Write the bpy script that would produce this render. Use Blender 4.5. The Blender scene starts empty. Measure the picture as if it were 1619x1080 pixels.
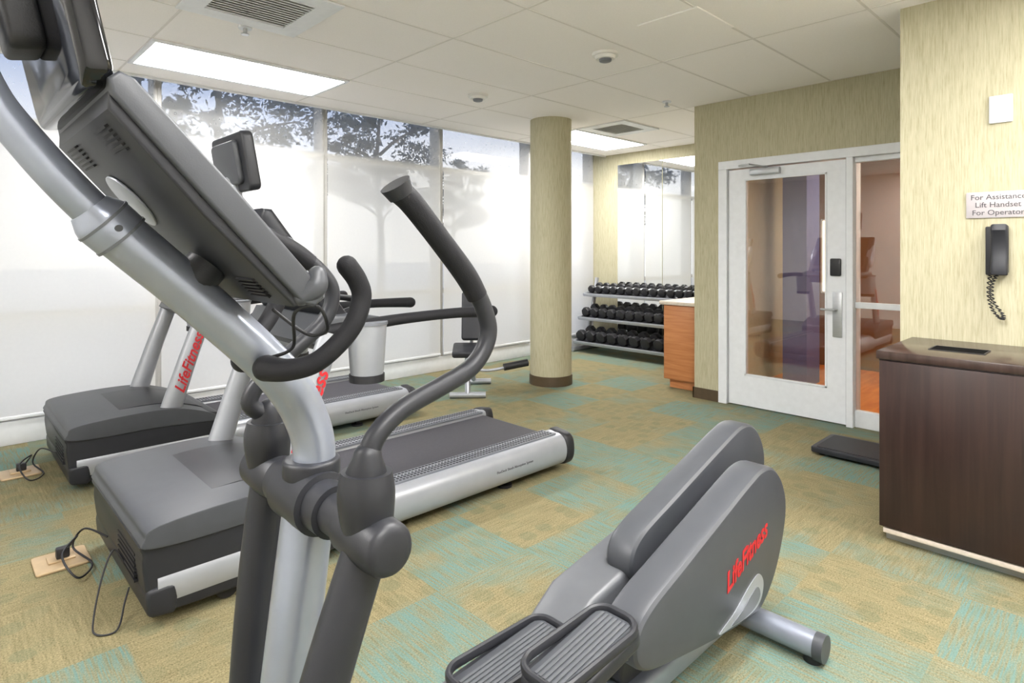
import bpy, bmesh, math, random
from mathutils import Vector, Matrix
random.seed(7)
scene = bpy.context.scene
COL = scene.collection
scene.view_settings.view_transform = 'Standard'
scene.view_settings.look = 'None'
PI = math.pi

# ------------------------------------------------------------------ materials
def nt_new(name):
    m = bpy.data.materials.new(name); m.use_nodes = True
    nt = m.node_tree
    b = nt.nodes['Principled BSDF']
    return m, nt, b

def node(nt, typ, props=None, **inp):
    n = nt.nodes.new(typ)
    for k, v in (props or {}).items(): setattr(n, k, v)
    for k, v in inp.items():
        key = int(k[1:]) if k[0] == 'i' and k[1:].isdigit() else k.replace('_', ' ')
        s = n.inputs[key]
        if isinstance(v, bpy.types.NodeSocket): nt.links.new(v, s)
        else: s.default_value = v
    return n

def c4(c): return (c[0], c[1], c[2], 1)
def srgb(r, g, b):
    f = lambda v: (v/255/12.92) if v/255 <= 0.04045 else ((v/255+0.055)/1.055)**2.4
    return (f(r), f(g), f(b))

def mat(name, col, rough=0.5, metal=0.0, var=0.08, scale=20, bump=0.0, bscale=200, stretch=(1,1,1), spec=0.5, coat=0):
    m, nt, b = nt_new(name)
    tc = node(nt, 'ShaderNodeTexCoord')
    mp = node(nt, 'ShaderNodeMapping', Vector=tc.outputs['Object'], Scale=stretch)
    nz = node(nt, 'ShaderNodeTexNoise', Vector=mp.outputs[0], Scale=scale, Detail=4.0)
    lo = c4([max(0, x*(1-var)) for x in col]); hi = c4([min(1, x*(1+var)) for x in col])
    rp = node(nt, 'ShaderNodeValToRGB', Fac=nz.outputs['Fac'])
    rp.color_ramp.elements[0].position = 0.3; rp.color_ramp.elements[0].color = lo
    rp.color_ramp.elements[1].position = 0.7; rp.color_ramp.elements[1].color = hi
    nt.links.new(rp.outputs[0], b.inputs['Base Color'])
    b.inputs['Roughness'].default_value = rough
    b.inputs['Metallic'].default_value = metal
    b.inputs['Specular IOR Level'].default_value = spec
    b.inputs['Coat Weight'].default_value = coat
    if bump > 0:
        n2 = node(nt, 'ShaderNodeTexNoise', Vector=mp.outputs[0], Scale=bscale, Detail=3.0)
        bp = node(nt, 'ShaderNodeBump', Strength=bump, Distance=0.002, Height=n2.outputs['Fac'])
        nt.links.new(bp.outputs[0], b.inputs['Normal'])
    return m

def emis(name, col, s):
    m, nt, b = nt_new(name)
    b.inputs['Base Color'].default_value = c4(col)
    b.inputs['Emission Color'].default_value = c4(col)
    b.inputs['Emission Strength'].default_value = s
    return m

def glassmat(name, tint, refl=1.0, base=0.04):
    m = bpy.data.materials.new(name); m.use_nodes = True; nt = m.node_tree
    nt.nodes.clear()
    out = node(nt, 'ShaderNodeOutputMaterial')
    tr = node(nt, 'ShaderNodeBsdfTransparent', Color=c4(tint))
    gl = node(nt, 'ShaderNodeBsdfGlossy', Roughness=0.01, Color=(1,1,1,1))
    fr = node(nt, 'ShaderNodeFresnel', IOR=1.5)
    mu = node(nt, 'ShaderNodeMath', {'operation':'MULTIPLY_ADD'}, i0=fr.outputs[0], i1=refl, i2=base)
    mx = node(nt, 'ShaderNodeMixShader', i0=mu.outputs[0], i1=tr.outputs[0], i2=gl.outputs[0])
    nt.links.new(mx.outputs[0], out.inputs[0])
    return m

def shademat():
    m = bpy.data.materials.new('solar_shade_fabric'); m.use_nodes = True; nt = m.node_tree
    nt.nodes.clear()
    out = node(nt, 'ShaderNodeOutputMaterial')
    tc = node(nt, 'ShaderNodeTexCoord')
    nz = node(nt, 'ShaderNodeTexNoise', Vector=tc.outputs['Object'], Scale=40.0, Detail=2.0)
    rp = node(nt, 'ShaderNodeValToRGB', Fac=nz.outputs['Fac'])
    rp.color_ramp.elements[0].color = (0.86,0.85,0.82,1); rp.color_ramp.elements[1].color = (0.90,0.89,0.86,1)
    df = node(nt, 'ShaderNodeBsdfDiffuse', Color=rp.outputs[0])
    tl = node(nt, 'ShaderNodeBsdfTranslucent', Color=rp.outputs[0])
    a = node(nt, 'ShaderNodeMixShader', i0=0.42, i1=df.outputs[0], i2=tl.outputs[0])
    tr = node(nt, 'ShaderNodeBsdfTransparent', Color=(1,1,1,1))
    sp = node(nt, 'ShaderNodeSeparateXYZ', i0=tc.outputs['Object'])
    op = node(nt, 'ShaderNodeValToRGB', Fac=node(nt,'ShaderNodeMath',{'operation':'DIVIDE'},i0=sp.outputs[2],i1=3.0).outputs[0])
    e = op.color_ramp.elements
    e[0].position=0.20; e[0].color=(0.14,0.14,0.14,1)
    e[1].position=0.73; e[1].color=(0.72,0.72,0.72,1)
    x=e.new(0.40); x.color=(0.17,0.17,0.17,1)
    x=e.new(0.700); x.color=(0.28,0.28,0.28,1)
    b = node(nt, 'ShaderNodeMixShader', i0=op.outputs[0], i1=a.outputs[0], i2=tr.outputs[0])
    nt.links.new(b.outputs[0], out.inputs[0])
    return m

def carpetmat():
    m, nt, b = nt_new('patterned_carpet')
    tc = node(nt, 'ShaderNodeTexCoord'); P = tc.outputs['Object']
    sc = node(nt, 'ShaderNodeVectorMath', {'operation':'MULTIPLY'}, i0=P, i1=(1/0.5,1/0.5,1))
    fl = node(nt, 'ShaderNodeVectorMath', {'operation':'FLOOR'}, i0=sc.outputs[0])
    wn = node(nt, 'ShaderNodeTexWhiteNoise', {'noise_dimensions':'2D'}, Vector=fl.outputs[0])
    sep = node(nt, 'ShaderNodeSeparateColor', i0=wn.outputs['Color'])
    m1 = node(nt, 'ShaderNodeMapping', Vector=P, Scale=(110,6,1))
    m2 = node(nt, 'ShaderNodeMapping', Vector=P, Scale=(6,110,1))
    n1 = node(nt, 'ShaderNodeTexNoise', Vector=m1.outputs[0], Scale=1.0, Detail=3.0)
    n2 = node(nt, 'ShaderNodeTexNoise', Vector=m2.outputs[0], Scale=1.0, Detail=3.0)
    dsel = node(nt, 'ShaderNodeMath', {'operation':'GREATER_THAN'}, i0=sep.outputs[1], i1=0.5)
    st = node(nt, 'ShaderNodeMix', {'data_type':'FLOAT'}, i0=dsel.outputs[0], i2=n1.outputs['Fac'], i3=n2.outputs['Fac'])
    big = node(nt, 'ShaderNodeTexNoise', Vector=P, Scale=2.8, Detail=4.0)
    a = node(nt, 'ShaderNodeMath', {'operation':'MULTIPLY_ADD'}, i0=big.outputs['Fac'], i1=1.6, i2=sep.outputs[0])
    teal = node(nt, 'ShaderNodeMapRange', Value=a.outputs[0]); teal.inputs[1].default_value=1.18; teal.inputs[2].default_value=1.58
    stc = node(nt, 'ShaderNodeMapRange', Value=st.outputs[0]); stc.inputs[1].default_value=0.41; stc.inputs[2].default_value=0.59
    tf = node(nt, 'ShaderNodeMath', {'operation':'MULTIPLY_ADD'}, i0=stc.outputs[0], i1=0.70, i2=0.20)
    tm = node(nt, 'ShaderNodeMath', {'operation':'MULTIPLY'}, i0=teal.outputs[0], i1=tf.outputs[0])
    fine = node(nt, 'ShaderNodeTexNoise', Vector=P, Scale=170.0, Detail=3.0)
    fs2 = node(nt, 'ShaderNodeMix', {'data_type':'FLOAT'}, i0=0.32, i2=fine.outputs['Fac'], i3=st.outputs[0])
    rp = node(nt, 'ShaderNodeValToRGB', Fac=fs2.outputs[0])
    rp.color_ramp.elements[0].position=0.30; rp.color_ramp.elements[0].color=c4(srgb(88,83,58))
    rp.color_ramp.elements[1].position=0.70; rp.color_ramp.elements[1].color=c4(srgb(154,143,110))
    vo = node(nt, 'ShaderNodeTexVoronoi', {'voronoi_dimensions':'2D'}, Vector=P, Scale=8.5)
    vm = node(nt, 'ShaderNodeMapRange', Value=vo.outputs['Distance']); vm.inputs[1].default_value=0.32; vm.inputs[2].default_value=0.42; vm.inputs[3].default_value=1; vm.inputs[4].default_value=0
    vs = node(nt, 'ShaderNodeSeparateColor', i0=vo.outputs['Color'])
    vg = node(nt, 'ShaderNodeMath', {'operation':'MULTIPLY'}, i0=vm.outputs[0], i1=vs.outputs[0])
    vh = node(nt, 'ShaderNodeMath', {'operation':'MULTIPLY'}, i0=vg.outputs[0], i1=0.34)
    d = node(nt, 'ShaderNodeMix', {'data_type':'RGBA'}, i0=vh.outputs[0], i6=rp.outputs[0], i7=c4(srgb(86,98,78)))
    te = node(nt, 'ShaderNodeMix', {'data_type':'RGBA'}, i0=fine.outputs['Fac'], i6=c4(srgb(72,102,98)), i7=c4(srgb(112,144,138)))
    f = node(nt, 'ShaderNodeMix', {'data_type':'RGBA'}, i0=tm.outputs[0], i6=d.outputs[2], i7=te.outputs[2])
    nt.links.new(f.outputs[2], b.inputs['Base Color'])
    b.inputs['Roughness'].default_value = 0.95
    b.inputs['Specular IOR Level'].default_value = 0.1
    bp = node(nt, 'ShaderNodeBump', Strength=0.4, Distance=0.003, Height=fine.outputs['Fac'])
    nt.links.new(bp.outputs[0], b.inputs['Normal'])
    return m

def wallpapermat():
    m, nt, b = nt_new('grasscloth_wallpaper')
    tc = node(nt, 'ShaderNodeTexCoord'); P = tc.outputs['Object']
    mp = node(nt, 'ShaderNodeMapping', Vector=P, Scale=(150,150,10))
    nz = node(nt, 'ShaderNodeTexNoise', Vector=mp.outputs[0], Scale=1.0, Detail=4.0, Roughness=0.6)
    rp = node(nt, 'ShaderNodeValToRGB', Fac=nz.outputs['Fac'])
    e = rp.color_ramp.elements
    e[0].position=0.30; e[0].color=c4(srgb(162,155,126))
    e[1].position=0.68; e[1].color=c4(srgb(187,182,156))
    x = rp.color_ramp.elements.new(0.47); x.color=c4(srgb(177,171,144))
    nt.links.new(rp.outputs[0], b.inputs['Base Color'])
    b.inputs['Roughness'].default_value=0.7
    b.inputs['Specular IOR Level'].default_value = 0.25
    bp = node(nt, 'ShaderNodeBump', Strength=0.06, Distance=0.002, Height=nz.outputs['Fac'])
    nt.links.new(bp.outputs[0], b.inputs['Normal'])
    return m

def woodmat(name, c1, c2, stretch, rough=0.4, scale=1.0):
    m, nt, b = nt_new(name)
    tc = node(nt, 'ShaderNodeTexCoord')
    mp = node(nt, 'ShaderNodeMapping', Vector=tc.outputs['Object'], Scale=stretch)
    nz = node(nt, 'ShaderNodeTexNoise', Vector=mp.outputs[0], Scale=scale, Detail=6.0, Distortion=0.6)
    rp = node(nt, 'ShaderNodeValToRGB', Fac=nz.outputs['Fac'])
    rp.color_ramp.elements[0].position=0.35; rp.color_ramp.elements[0].color=c4(c1)
    rp.color_ramp.elements[1].position=0.65; rp.color_ramp.elements[1].color=c4(c2)
    nt.links.new(rp.outputs[0], b.inputs['Base Color'])
    b.inputs['Roughness'].default_value=rough
    return m

M = {}
M['carpet'] = carpetmat()
M['wallpaper'] = wallpapermat()
M['ceiling'] = mat('ceiling_tile', srgb(248,244,242), 0.9, var=0.02, scale=120, bump=0.15, bscale=150)
M['tbar'] = mat('ceiling_grid_metal', srgb(224,219,215), 0.6, var=0.03)
M['white'] = mat('white_paint', srgb(224,226,230), 0.45, var=0.03)
M['offwhite'] = mat('offwhite_plastic', srgb(230,228,224), 0.5, var=0.03)
M['signgrey'] = mat('pale_grey_sign_plastic', srgb(178,172,174), 0.4, var=0.03)
M['alum'] = mat('brushed_aluminium', srgb(180,182,185), 0.35, 0.6, var=0.05, scale=8, stretch=(1,1,20))
M['frame'] = mat('window_frame_aluminium', srgb(178,176,172), 0.4, 0.1, var=0.05)
M['silver'] = mat('silver_powder_coat', srgb(150,156,170), 0.28, 0.5, var=0.05, scale=12, coat=0.25)
M['silver2'] = mat('pale_silver_coat', srgb(166,169,176), 0.32, 0.45, var=0.04, scale=12)
M['gray'] = mat('dark_grey_plastic', srgb(66,68,73), 0.40, var=0.05, scale=15, bump=0.06, bscale=500, spec=0.45)
M['gray3'] = mat('satin_grey_plastic', srgb(84,86,90), 0.38, var=0.05, scale=15, bump=0.08, bscale=500)
M['gray2'] = mat('mid_grey_plastic', srgb(102,105,111), 0.45, var=0.05, scale=15, bump=0.1, bscale=500)
M['char'] = mat('charcoal_plastic', srgb(37,38,43), 0.42, var=0.06, scale=15, bump=0.06, bscale=500, spec=0.4)
M['black'] = mat('black_rubber', srgb(28,28,32), 0.5, var=0.15, scale=20, bump=0.2, bscale=400)
M['belt'] = mat('running_belt_rubber', srgb(54,52,59), 0.65, var=0.12, scale=60, bump=0.5, bscale=600)
M['gloss'] = mat('glossy_black_screen', srgb(14,15,19), 0.08, var=0.1)
M['grip'] = mat('foam_grip', srgb(26,26,30), 0.65, var=0.08, scale=40, bump=0.2, bscale=500, spec=0.3)
M['red'] = mat('red_lettering', srgb(186,30,38), 0.5, var=0.04)
M['darktext'] = mat('dark_lettering', srgb(74,72,76), 0.6, var=0.04)
M['brownbase'] = mat('brown_rubber_base', srgb(78,64,46), 0.5, var=0.08)
M['darkwood'] = woodmat('espresso_wood_veneer', srgb(38,24,22), srgb(50,33,29), (40,40,2.0), 0.35)
M['darktop'] = woodmat('espresso_wood_top', srgb(54,41,37), srgb(66,51,46), (4,30,2.0), 0.2)
M['orangewood'] = woodmat('orange_maple_veneer', srgb(176,112,66), srgb(194,132,86), (3,3,40), 0.4)
M['stone'] = mat('beige_stone_top', srgb(206,194,180), 0.35, var=0.08, scale=60)
M['mirror'] = mat('mirror_silvering', (0.92,0.93,0.92), 0.02, 1.0, var=0.005)
M['glass'] = glassmat('clear_window_glass', (0.95,0.96,0.97), 0.1, 0.0)
M['doorglass'] = glassmat('door_glass', (0.92,0.90,0.88), 0.9, 0.07)
M['shade'] = shademat()
M['light'] = emis('troffer_diffuser', (1.0,0.985,0.97), 37.0)
M['hallwall'] = mat('hall_brown_paint', srgb(118,80,48), 0.8, var=0.08, scale=4)
M['purple'] = mat('blue_grey_purple_paint', srgb(104,110,160), 0.7, var=0.05)
M['hallfloor'] = woodmat('orange_plank_floor', srgb(200,106,42), srgb(236,150,76), (2,14,1), 0.3)
M['warm'] = emis('doorway_glow', (1.0,0.80,0.55), 4.0)
M['hall_lens'] = emis('hall_lens',(1.0,0.86,0.70),26.0)
M['brass'] = mat('brass_floor_plate', srgb(186,162,128), 0.4, 0.3, var=0.08)
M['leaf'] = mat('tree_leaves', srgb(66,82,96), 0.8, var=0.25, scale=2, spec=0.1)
M['bark'] = mat('tree_bark', srgb(94,92,94), 0.9, var=0.2, scale=10)
M['ground'] = mat('pale_concrete', srgb(228,226,221), 0.9, var=0.05, scale=2)
M['slot'] = mat('slot_dark', srgb(12,12,13), 0.95, var=0.1, spec=0.05)

# ------------------------------------------------------------------ helpers
def world_origin(o):
    v = Vector((0,0,0))
    while o is not None:
        v += o.location; o = o.parent
    return v

def addmesh(name, bm, material, parent=None, smooth=True, angle=35):
    bmesh.ops.recalc_face_normals(bm, faces=bm.faces)
    me = bpy.data.meshes.new(name)
    if parent is not None:
        bmesh.ops.translate(bm, verts=bm.verts, vec=-world_origin(parent))
    bm.to_mesh(me); bm.free()
    me.materials.append(material)
    if smooth:
        me.shade_smooth()
        me.set_sharp_from_angle(angle=math.radians(angle))
    o = bpy.data.objects.new(name, me)
    COL.objects.link(o)
    if parent is not None: o.parent = parent
    return o

def recenter(o):
    vs = [v.co for v in o.data.vertices]
    c = Vector(((min(v.x for v in vs)+max(v.x for v in vs))/2, (min(v.y for v in vs)+max(v.y for v in vs))/2, min(v.z for v in vs)))
    o.data.transform(Matrix.Translation(-c)); o.location = c
    return o

def merge(bm, t):
    me = bpy.data.meshes.new('tmp'); t.to_mesh(me); t.free()
    bm.from_mesh(me); bpy.data.meshes.remove(me)

def bm_box(bm, x0,x1,y0,y1,z0,z1, bev=0.0, seg=2, mtx=None):
    t = bmesh.new()
    bmesh.ops.create_cube(t, size=1)
    for v in t.verts:
        v.co = Vector(((x0+x1)/2+v.co.x*(x1-x0), (y0+y1)/2+v.co.y*(y1-y0), (z0+z1)/2+v.co.z*(z1-z0)))
    if bev > 0:
        bmesh.ops.bevel(t, geom=t.edges[:], offset=bev, segments=seg, profile=0.5, affect='EDGES')
    if mtx is not None: bmesh.ops.transform(t, matrix=mtx, verts=t.verts)
    merge(bm, t)

def box(name, b, material, parent=None, bev=0.0, seg=2, mtx=None):
    bm = bmesh.new(); bm_box(bm, *b, bev=bev, seg=seg, mtx=mtx)
    return addmesh(name, bm, material, parent)

def boxes(name, lst, material, parent=None, bev=0.0, seg=1):
    bm = bmesh.new()
    for b in lst: bm_box(bm, *b, bev=bev, seg=seg)
    return addmesh(name, bm, material, parent)

def catmull(pts, sub=8, closed=False):
    pts = [Vector(p) for p in pts]; n = len(pts); out = []
    if n < 3 and not closed: return pts
    rng = n if closed else n-1
    for i in range(rng):
        if closed: p0,p1,p2,p3 = pts[(i-1)%n],pts[i],pts[(i+1)%n],pts[(i+2)%n]
        else: p0,p1,p2,p3 = pts[max(i-1,0)],pts[i],pts[i+1],pts[min(i+2,n-1)]
        for k in range(sub):
            t = k/sub
            out.append(0.5*((2*p1)+(-p0+p2)*t+(2*p0-5*p1+4*p2-p3)*t*t+(-p0+3*p1-3*p2+p3)*t**3))
    if not closed: out.append(pts[-1])
    return out

def bm_prism(bm, prof, a0, a1, plane='XZ', bev=0.0, seg=3, mtx=None):
    t = bmesh.new()
    def P(u, v, a):
        return {'XZ':(u,a,v), 'YZ':(a,u,v), 'XY':(u,v,a)}[plane]
    A = [t.verts.new(P(p[0],p[1],a0)) for p in prof]
    B = [t.verts.new(P(p[0],p[1],a1)) for p in prof]
    n = len(prof)
    fa = t.faces.new(A); fb = t.faces.new(list(reversed(B)))
    for i in range(n):
        t.faces.new((A[i], B[i], B[(i+1)%n], A[(i+1)%n]))
    bmesh.ops.recalc_face_normals(t, faces=t.faces)
    if bev > 0:
        es = list(set(list(fa.edges)+list(fb.edges)))
        bmesh.ops.bevel(t, geom=es, offset=bev, segments=seg, profile=0.5, affect='EDGES', clamp_overlap=True)
    if mtx is not None: bmesh.ops.transform(t, matrix=mtx, verts=t.verts)
    merge(bm, t)

def prism(name, prof, a0, a1, material, parent=None, plane='XZ', bev=0.0, seg=3, mtx=None, angle=35):
    bm = bmesh.new(); bm_prism(bm, prof, a0, a1, plane, bev, seg, mtx)
    return addmesh(name, bm, material, parent, angle=angle)

def smoothprof(pts, sub=6):
    return [(v.x, v.y) for v in catmull([(p[0],p[1],0) for p in pts], sub, True)]

def roundrect(x0,x1,y0,y1,r,n=6):
    out=[]
    for cx,cy,a in ((x1-r,y0+r,-90),(x1-r,y1-r,0),(x0+r,y1-r,90),(x0+r,y0+r,180)):
        for k in range(n+1):
            t=math.radians(a+90*k/n); out.append((cx+r*math.cos(t), cy+r*math.sin(t)))
    return out

def bm_sweep(bm, pts, rad, seg=18, sub=8, up=(0,1,0), sq=1.0, cap='round', closed=False, smooth=True):
    P = [Vector(p) for p in pts]
    R = rad if isinstance(rad, (list,tuple)) else [rad]*len(P)
    if smooth and (len(P) > 2):
        path = catmull(P, sub, closed)
        rr = catmull([(r,0,0) for r in R], sub, closed); rr = [v.x for v in rr]
    else:
        path = P; rr = list(R)
    n = len(path)
    if cap == 'round' and not closed:
        t0 = (path[0]-path[1]).normalized(); t1 = (path[-1]-path[-2]).normalized()
        pre=[]; post=[]
        for k in range(1,5):
            a = k/4*PI/2
            pre.insert(0,(path[0]+t0*rr[0]*math.sin(a), max(rr[0]*math.cos(a),rr[0]*0.02)))
            post.append((path[-1]+t1*rr[-1]*math.sin(a), max(rr[-1]*math.cos(a),rr[-1]*0.02)))
        path = [p for p,_ in pre]+path+[p for p,_ in post]
        rr = [r for _,r in pre]+rr+[r for _,r in post]
        n = len(path)
    rings=[]; U=None
    for i in range(n):
        if closed: T = path[(i+1)%n]-path[(i-1)%n]
        else: T = path[min(i+1,n-1)]-path[max(i-1,0)]
        T.normalize()
        if U is None:
            U = Vector(up); U = U-T*U.dot(T)
            if U.length < 1e-3: U = Vector((0,0,1))-T*T.z
            if U.length < 1e-3: U = Vector((1,0,0))-T*T.x
        else: U = U-T*U.dot(T)
        U.normalize(); V = T.cross(U)
        rings.append([bm.verts.new(path[i]+U*(rr[i]*sq*math.cos(2*PI*k/seg))+V*(rr[i]*math.sin(2*PI*k/seg))) for k in range(seg)])
    m = n if closed else n-1
    for i in range(m):
        a=rings[i]; b=rings[(i+1)%n]
        for k in range(seg):
            bm.faces.new((a[k],a[(k+1)%seg],b[(k+1)%seg],b[k]))
    if not closed:
        bm.faces.new(rings[0]); bm.faces.new(list(reversed(rings[-1])))

def tube(name, pts, rad, material, parent=None, angle=50, **k):
    bm = bmesh.new(); bm_sweep(bm, pts, rad, **k)
    return addmesh(name, bm, material, parent, angle=angle)

def text(name, body, size, origin, xdir, ydir, material, parent=None, ext=0.0006, bold=0.0, align='LEFT', shear=0.0, sx=1.0):
    cu = bpy.data.curves.new(name, 'FONT'); cu.body = body; cu.size = size; cu.extrude = ext
    cu.offset = bold; cu.align_x = align; cu.shear = shear; cu.resolution_u = 3
    t = bpy.data.objects.new('t', cu); COL.objects.link(t)
    bpy.context.view_layer.update()
    me = bpy.data.meshes.new_from_object(t.evaluated_get(bpy.context.evaluated_depsgraph_get()))
    bpy.data.objects.remove(t)
    x = Vector(xdir).normalized(); y = Vector(ydir).normalized(); z = x.cross(y)
    o = Vector(origin)
    if parent is not None: o = o-world_origin(parent)
    mt = Matrix(((x.x*sx,y.x,z.x,o.x),(x.y*sx,y.y,z.y,o.y),(x.z*sx,y.z,z.z,o.z),(0,0,0,1)))
    me.transform(mt)
    me.name = name; me.materials.clear(); me.materials.append(material)
    ob = bpy.data.objects.new(name, me); COL.objects.link(ob)
    if parent is not None: ob.parent = parent
    return ob

def tag(o, label=None, category=None, group=None, kind=None):
    if label: o['label'] = label
    if category: o['category'] = category
    if group: o['group'] = group
    if kind: o['kind'] = kind
    return o

def thing(name, loc, label, category, group=None, kind=None):
    e = bpy.data.objects.new(name, None); e.location = loc; e.empty_display_size = 0.1
    COL.objects.link(e); tag(e, label, category, group, kind)
    return e

def dup(o, offset=None, parent=None):
    n = o.copy(); COL.objects.link(n)
    if parent is not None: n.parent = parent
    if offset is not None: n.location = o.location + Vector(offset)
    for ch in o.children: dup(ch, None, n)
    return n

def S(o, label=None): o['kind']='structure'; return tag(o,label) if label else o

# ------------------------------------------------------------------ room shell
H = 2.76
WY = 5.70
XE = 5.23
XF = 7.05
S(box('floor', (-1.9,7.2,-1.9,5.9,-0.08,0), M['carpet']), 'patterned olive and teal carpet')
S(box('ceiling', (-1.9,7.2,-1.9,5.40,H,H+0.1), M['ceiling']), 'white acoustic tile ceiling')
S(boxes('wall_east', [(XE,XE+0.15,2.70,2.95,0,H),(XE,XE+0.15,0.95,2.70,2.20,H),(XE,XE+0.15,0.95,1.08,0,2.20),(XE+0.15,XF,2.82,2.95,0,H)], M['wallpaper']), 'striated green wallpaper wall with door opening')
S(boxes('wall_southeast', [(3.95,4.10,-1.9,0.95,0,H),(4.10,XE,0.80,0.95,0,H)], M['wallpaper']), 'striated green wallpaper wall')
S(box('wall_far', (XF,XF+0.12,2.82,WY+0.1,0,3.1), M['wallpaper']), 'striated green wallpaper wall behind mirror')
S(box('wall_west', (-1.9,-1.78,-1.9,5.9,0,3.1), M['offwhite']))
S(box('wall_south', (-1.9,4.1,-1.9,-1.78,0,H), M['offwhite']))
S(boxes('baseboard_east', [(XE-0.012,XE,2.70,2.962,0,0.10),(XE-0.012,XF,2.95,2.962,0,0.10)], M['brownbase']))
S(box('baseboard_far', (XF-0.012,XF,2.97,WY-0.1,0,0.09), M['brownbase']))
S(box('baseboard_north', (-1.78,XF,WY-0.09,WY+0.05,0,0.17), M['white'], bev=0.006), 'white window sill base')
S(boxes('trim_1', [(-1.78,XF,5.385,5.40,H-0.02,3.05),(-1.78,XF,5.385,WY+0.1,3.05,3.1)], M['white']), 'white roller shade pocket')
bars=[]
gy = [4.40+0.665*k for k in range(-9,2)]
gx = [1.02+1.40*k for k in range(-2,5)]
for y in gy:
    if -1.78<y<5.4:
        xe = 3.95 if y<0.95 else (XE if y<2.95 else XF)
        bars.append((-1.78,xe,y-0.007,y+0.007,H-0.002,H+0.001))
for x in gx:
    y0 = 2.95 if x>XE else (0.95 if x>3.95 else -1.78)
    bars.append((x-0.007,x+0.007,y0,5.39,H-0.0018,H+0.001))
S(boxes('trim_2', bars, M['tbar']), 'suspended ceiling grid bars')

# windows and shades
WX = [-1.59,-0.12,1.345,2.815,4.25,5.725,7.05]
for i in range(6):
    x0,x1 = WX[i],WX[i+1]
    y0,y1 = WY-0.08,WY+0.10
    fr = [(x0,x0+0.03,y0,y1,0.16,3.05),(x1-0.03,x1,y0,y1,0.16,3.05)]
    for z in (0.16,0.90,2.31,2.99):
        fr.append((x0+0.03,x1-0.03,y0+0.01,y1-0.01,z,z+0.05))
    w = boxes('window_%d'%(i+1), fr, M['frame'], bev=0.002); S(w,'aluminium curtain wall window frame')
    g = box('glass', (x0+0.03,x1-0.03,WY+0.035,WY+0.041,0.21,2.99), M['glass'], w)
    s = thing('roller_shade', ((x0+x1)/2,WY-0.10,0.2), 'white translucent solar roller shade lowered over window', 'window shade', 'roller shades along the window wall')
    bm = bmesh.new()
    xa,xb = x0+0.022,x1-0.022
    nseg=4
    vs=[[bm.verts.new((xa+(xb-xa)*k/nseg, WY-0.10, z)) for k in range(nseg+1)] for z in (0.2,3.0)]
    for k in range(nseg): bm.faces.new((vs[0][k],vs[0][k+1],vs[1][k+1],vs[1][k]))
    addmesh('shade_fabric', bm, M['shade'], s)
    box('hem_bar', (xa,xb,WY-0.11,WY-0.09,0.185,0.21), M['white'], s, bev=0.004)
    tube('roller_tube', [(xa,WY-0.12,3.02),(xb,WY-0.12,3.02)], 0.03, M['white'], s, cap='flat', up=(0,0,1))

for k in range(3):
    y1 = 5.17-0.735*k; y0 = y1-0.725
    m = box('wall_mirror', (XF-0.012,XF-0.002,y0,y1,0.10,2.60), M['mirror'])
    recenter(m); tag(m,'tall frameless mirror panel behind the weights','mirror','mirror panels')

c = thing('column', (4.71,4.32,0), 'round wallpapered structural column with brown base', 'column', kind='structure')
tube('column_shaft', [(4.71,4.32,0.0),(4.71,4.32,H)], 0.217, M['wallpaper'], c, seg=48, cap='flat')
tube('column_base', [(4.71,4.32,0.0),(4.71,4.32,0.10)], 0.226, M['brownbase'], c, seg=48, cap='flat')

# ------------------------------------------------------------------ entry door
fy = [(XE-0.02,XE+0.17,2.62,2.70,0,2.13),(XE-0.02,XE+0.17,1.575,1.625,0,2.13),(XE-0.02,XE+0.17,1.08,1.13,0,2.13),(XE-0.02,XE+0.17,1.08,2.70,2.13,2.205),
      (XE+0.03,XE+0.09,1.13,1.575,0.0,0.13),(XE+0.03,XE+0.09,1.13,1.575,0.94,0.985),(XE+0.03,XE+0.09,1.13,1.575,2.09,2.13)]
S(boxes('trim_3', fy, M['white'], bev=0.003),'white painted door and sidelight frame')
sg = box('window_7', (XE+0.055,XE+0.063,1.13,1.575,0.13,2.09), M['doorglass']); S(sg,'glass sidelight beside the door')
dx0,dx1 = XE+0.01,XE+0.055
dr = boxes('door_1', [(dx0,dx1,1.635,1.785,0.01,2.12),(dx0,dx1,2.455,2.612,0.01,2.12),(dx0,dx1,1.785,2.455,0.01,0.29),(dx0,dx1,1.785,2.455,2.02,2.12)], M['white'])
S(dr,'white metal door with full glass panel')
box('glass', (dx0+0.018,dx0+0.026,1.785,2.455,0.29,2.02), M['doorglass'], dr)
boxes('glazing_bead', [(dx0-0.006,dx0+0.01,1.775,1.79,0.28,2.03),(dx0-0.006,dx0+0.01,2.45,2.465,0.28,2.03),(dx0-0.006,dx0+0.01,1.775,2.465,0.28,0.295),(dx0-0.006,dx0+0.01,1.775,2.465,2.015,2.03)], M['white'], dr, bev=0.002)
box('card_reader', (dx0-0.03,dx0,1.665,1.745,1.19,1.33), M['black'], dr, bev=0.01)
hd = box('lock_plate', (dx0-0.012,dx0,1.66,1.73,0.70,1.06), M['alum'], dr, bev=0.003)
tube('lever_handle', [(dx0,1.70,0.92),(dx0-0.045,1.70,0.92),(dx0-0.055,1.715,0.92),(dx0-0.055,1.80,0.92)], 0.009, M['alum'], hd, sub=5)
cl = box('door_closer', (dx0-0.05,dx0,2.14,2.40,2.055,2.11), M['alum'], dr, bev=0.008)
tube('closer_arm', [(dx0-0.03,2.25,2.115),(dx0-0.20,2.33,2.13),(dx0-0.03,2.50,2.15)], 0.008, M['alum'], cl, smooth=False)

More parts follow.
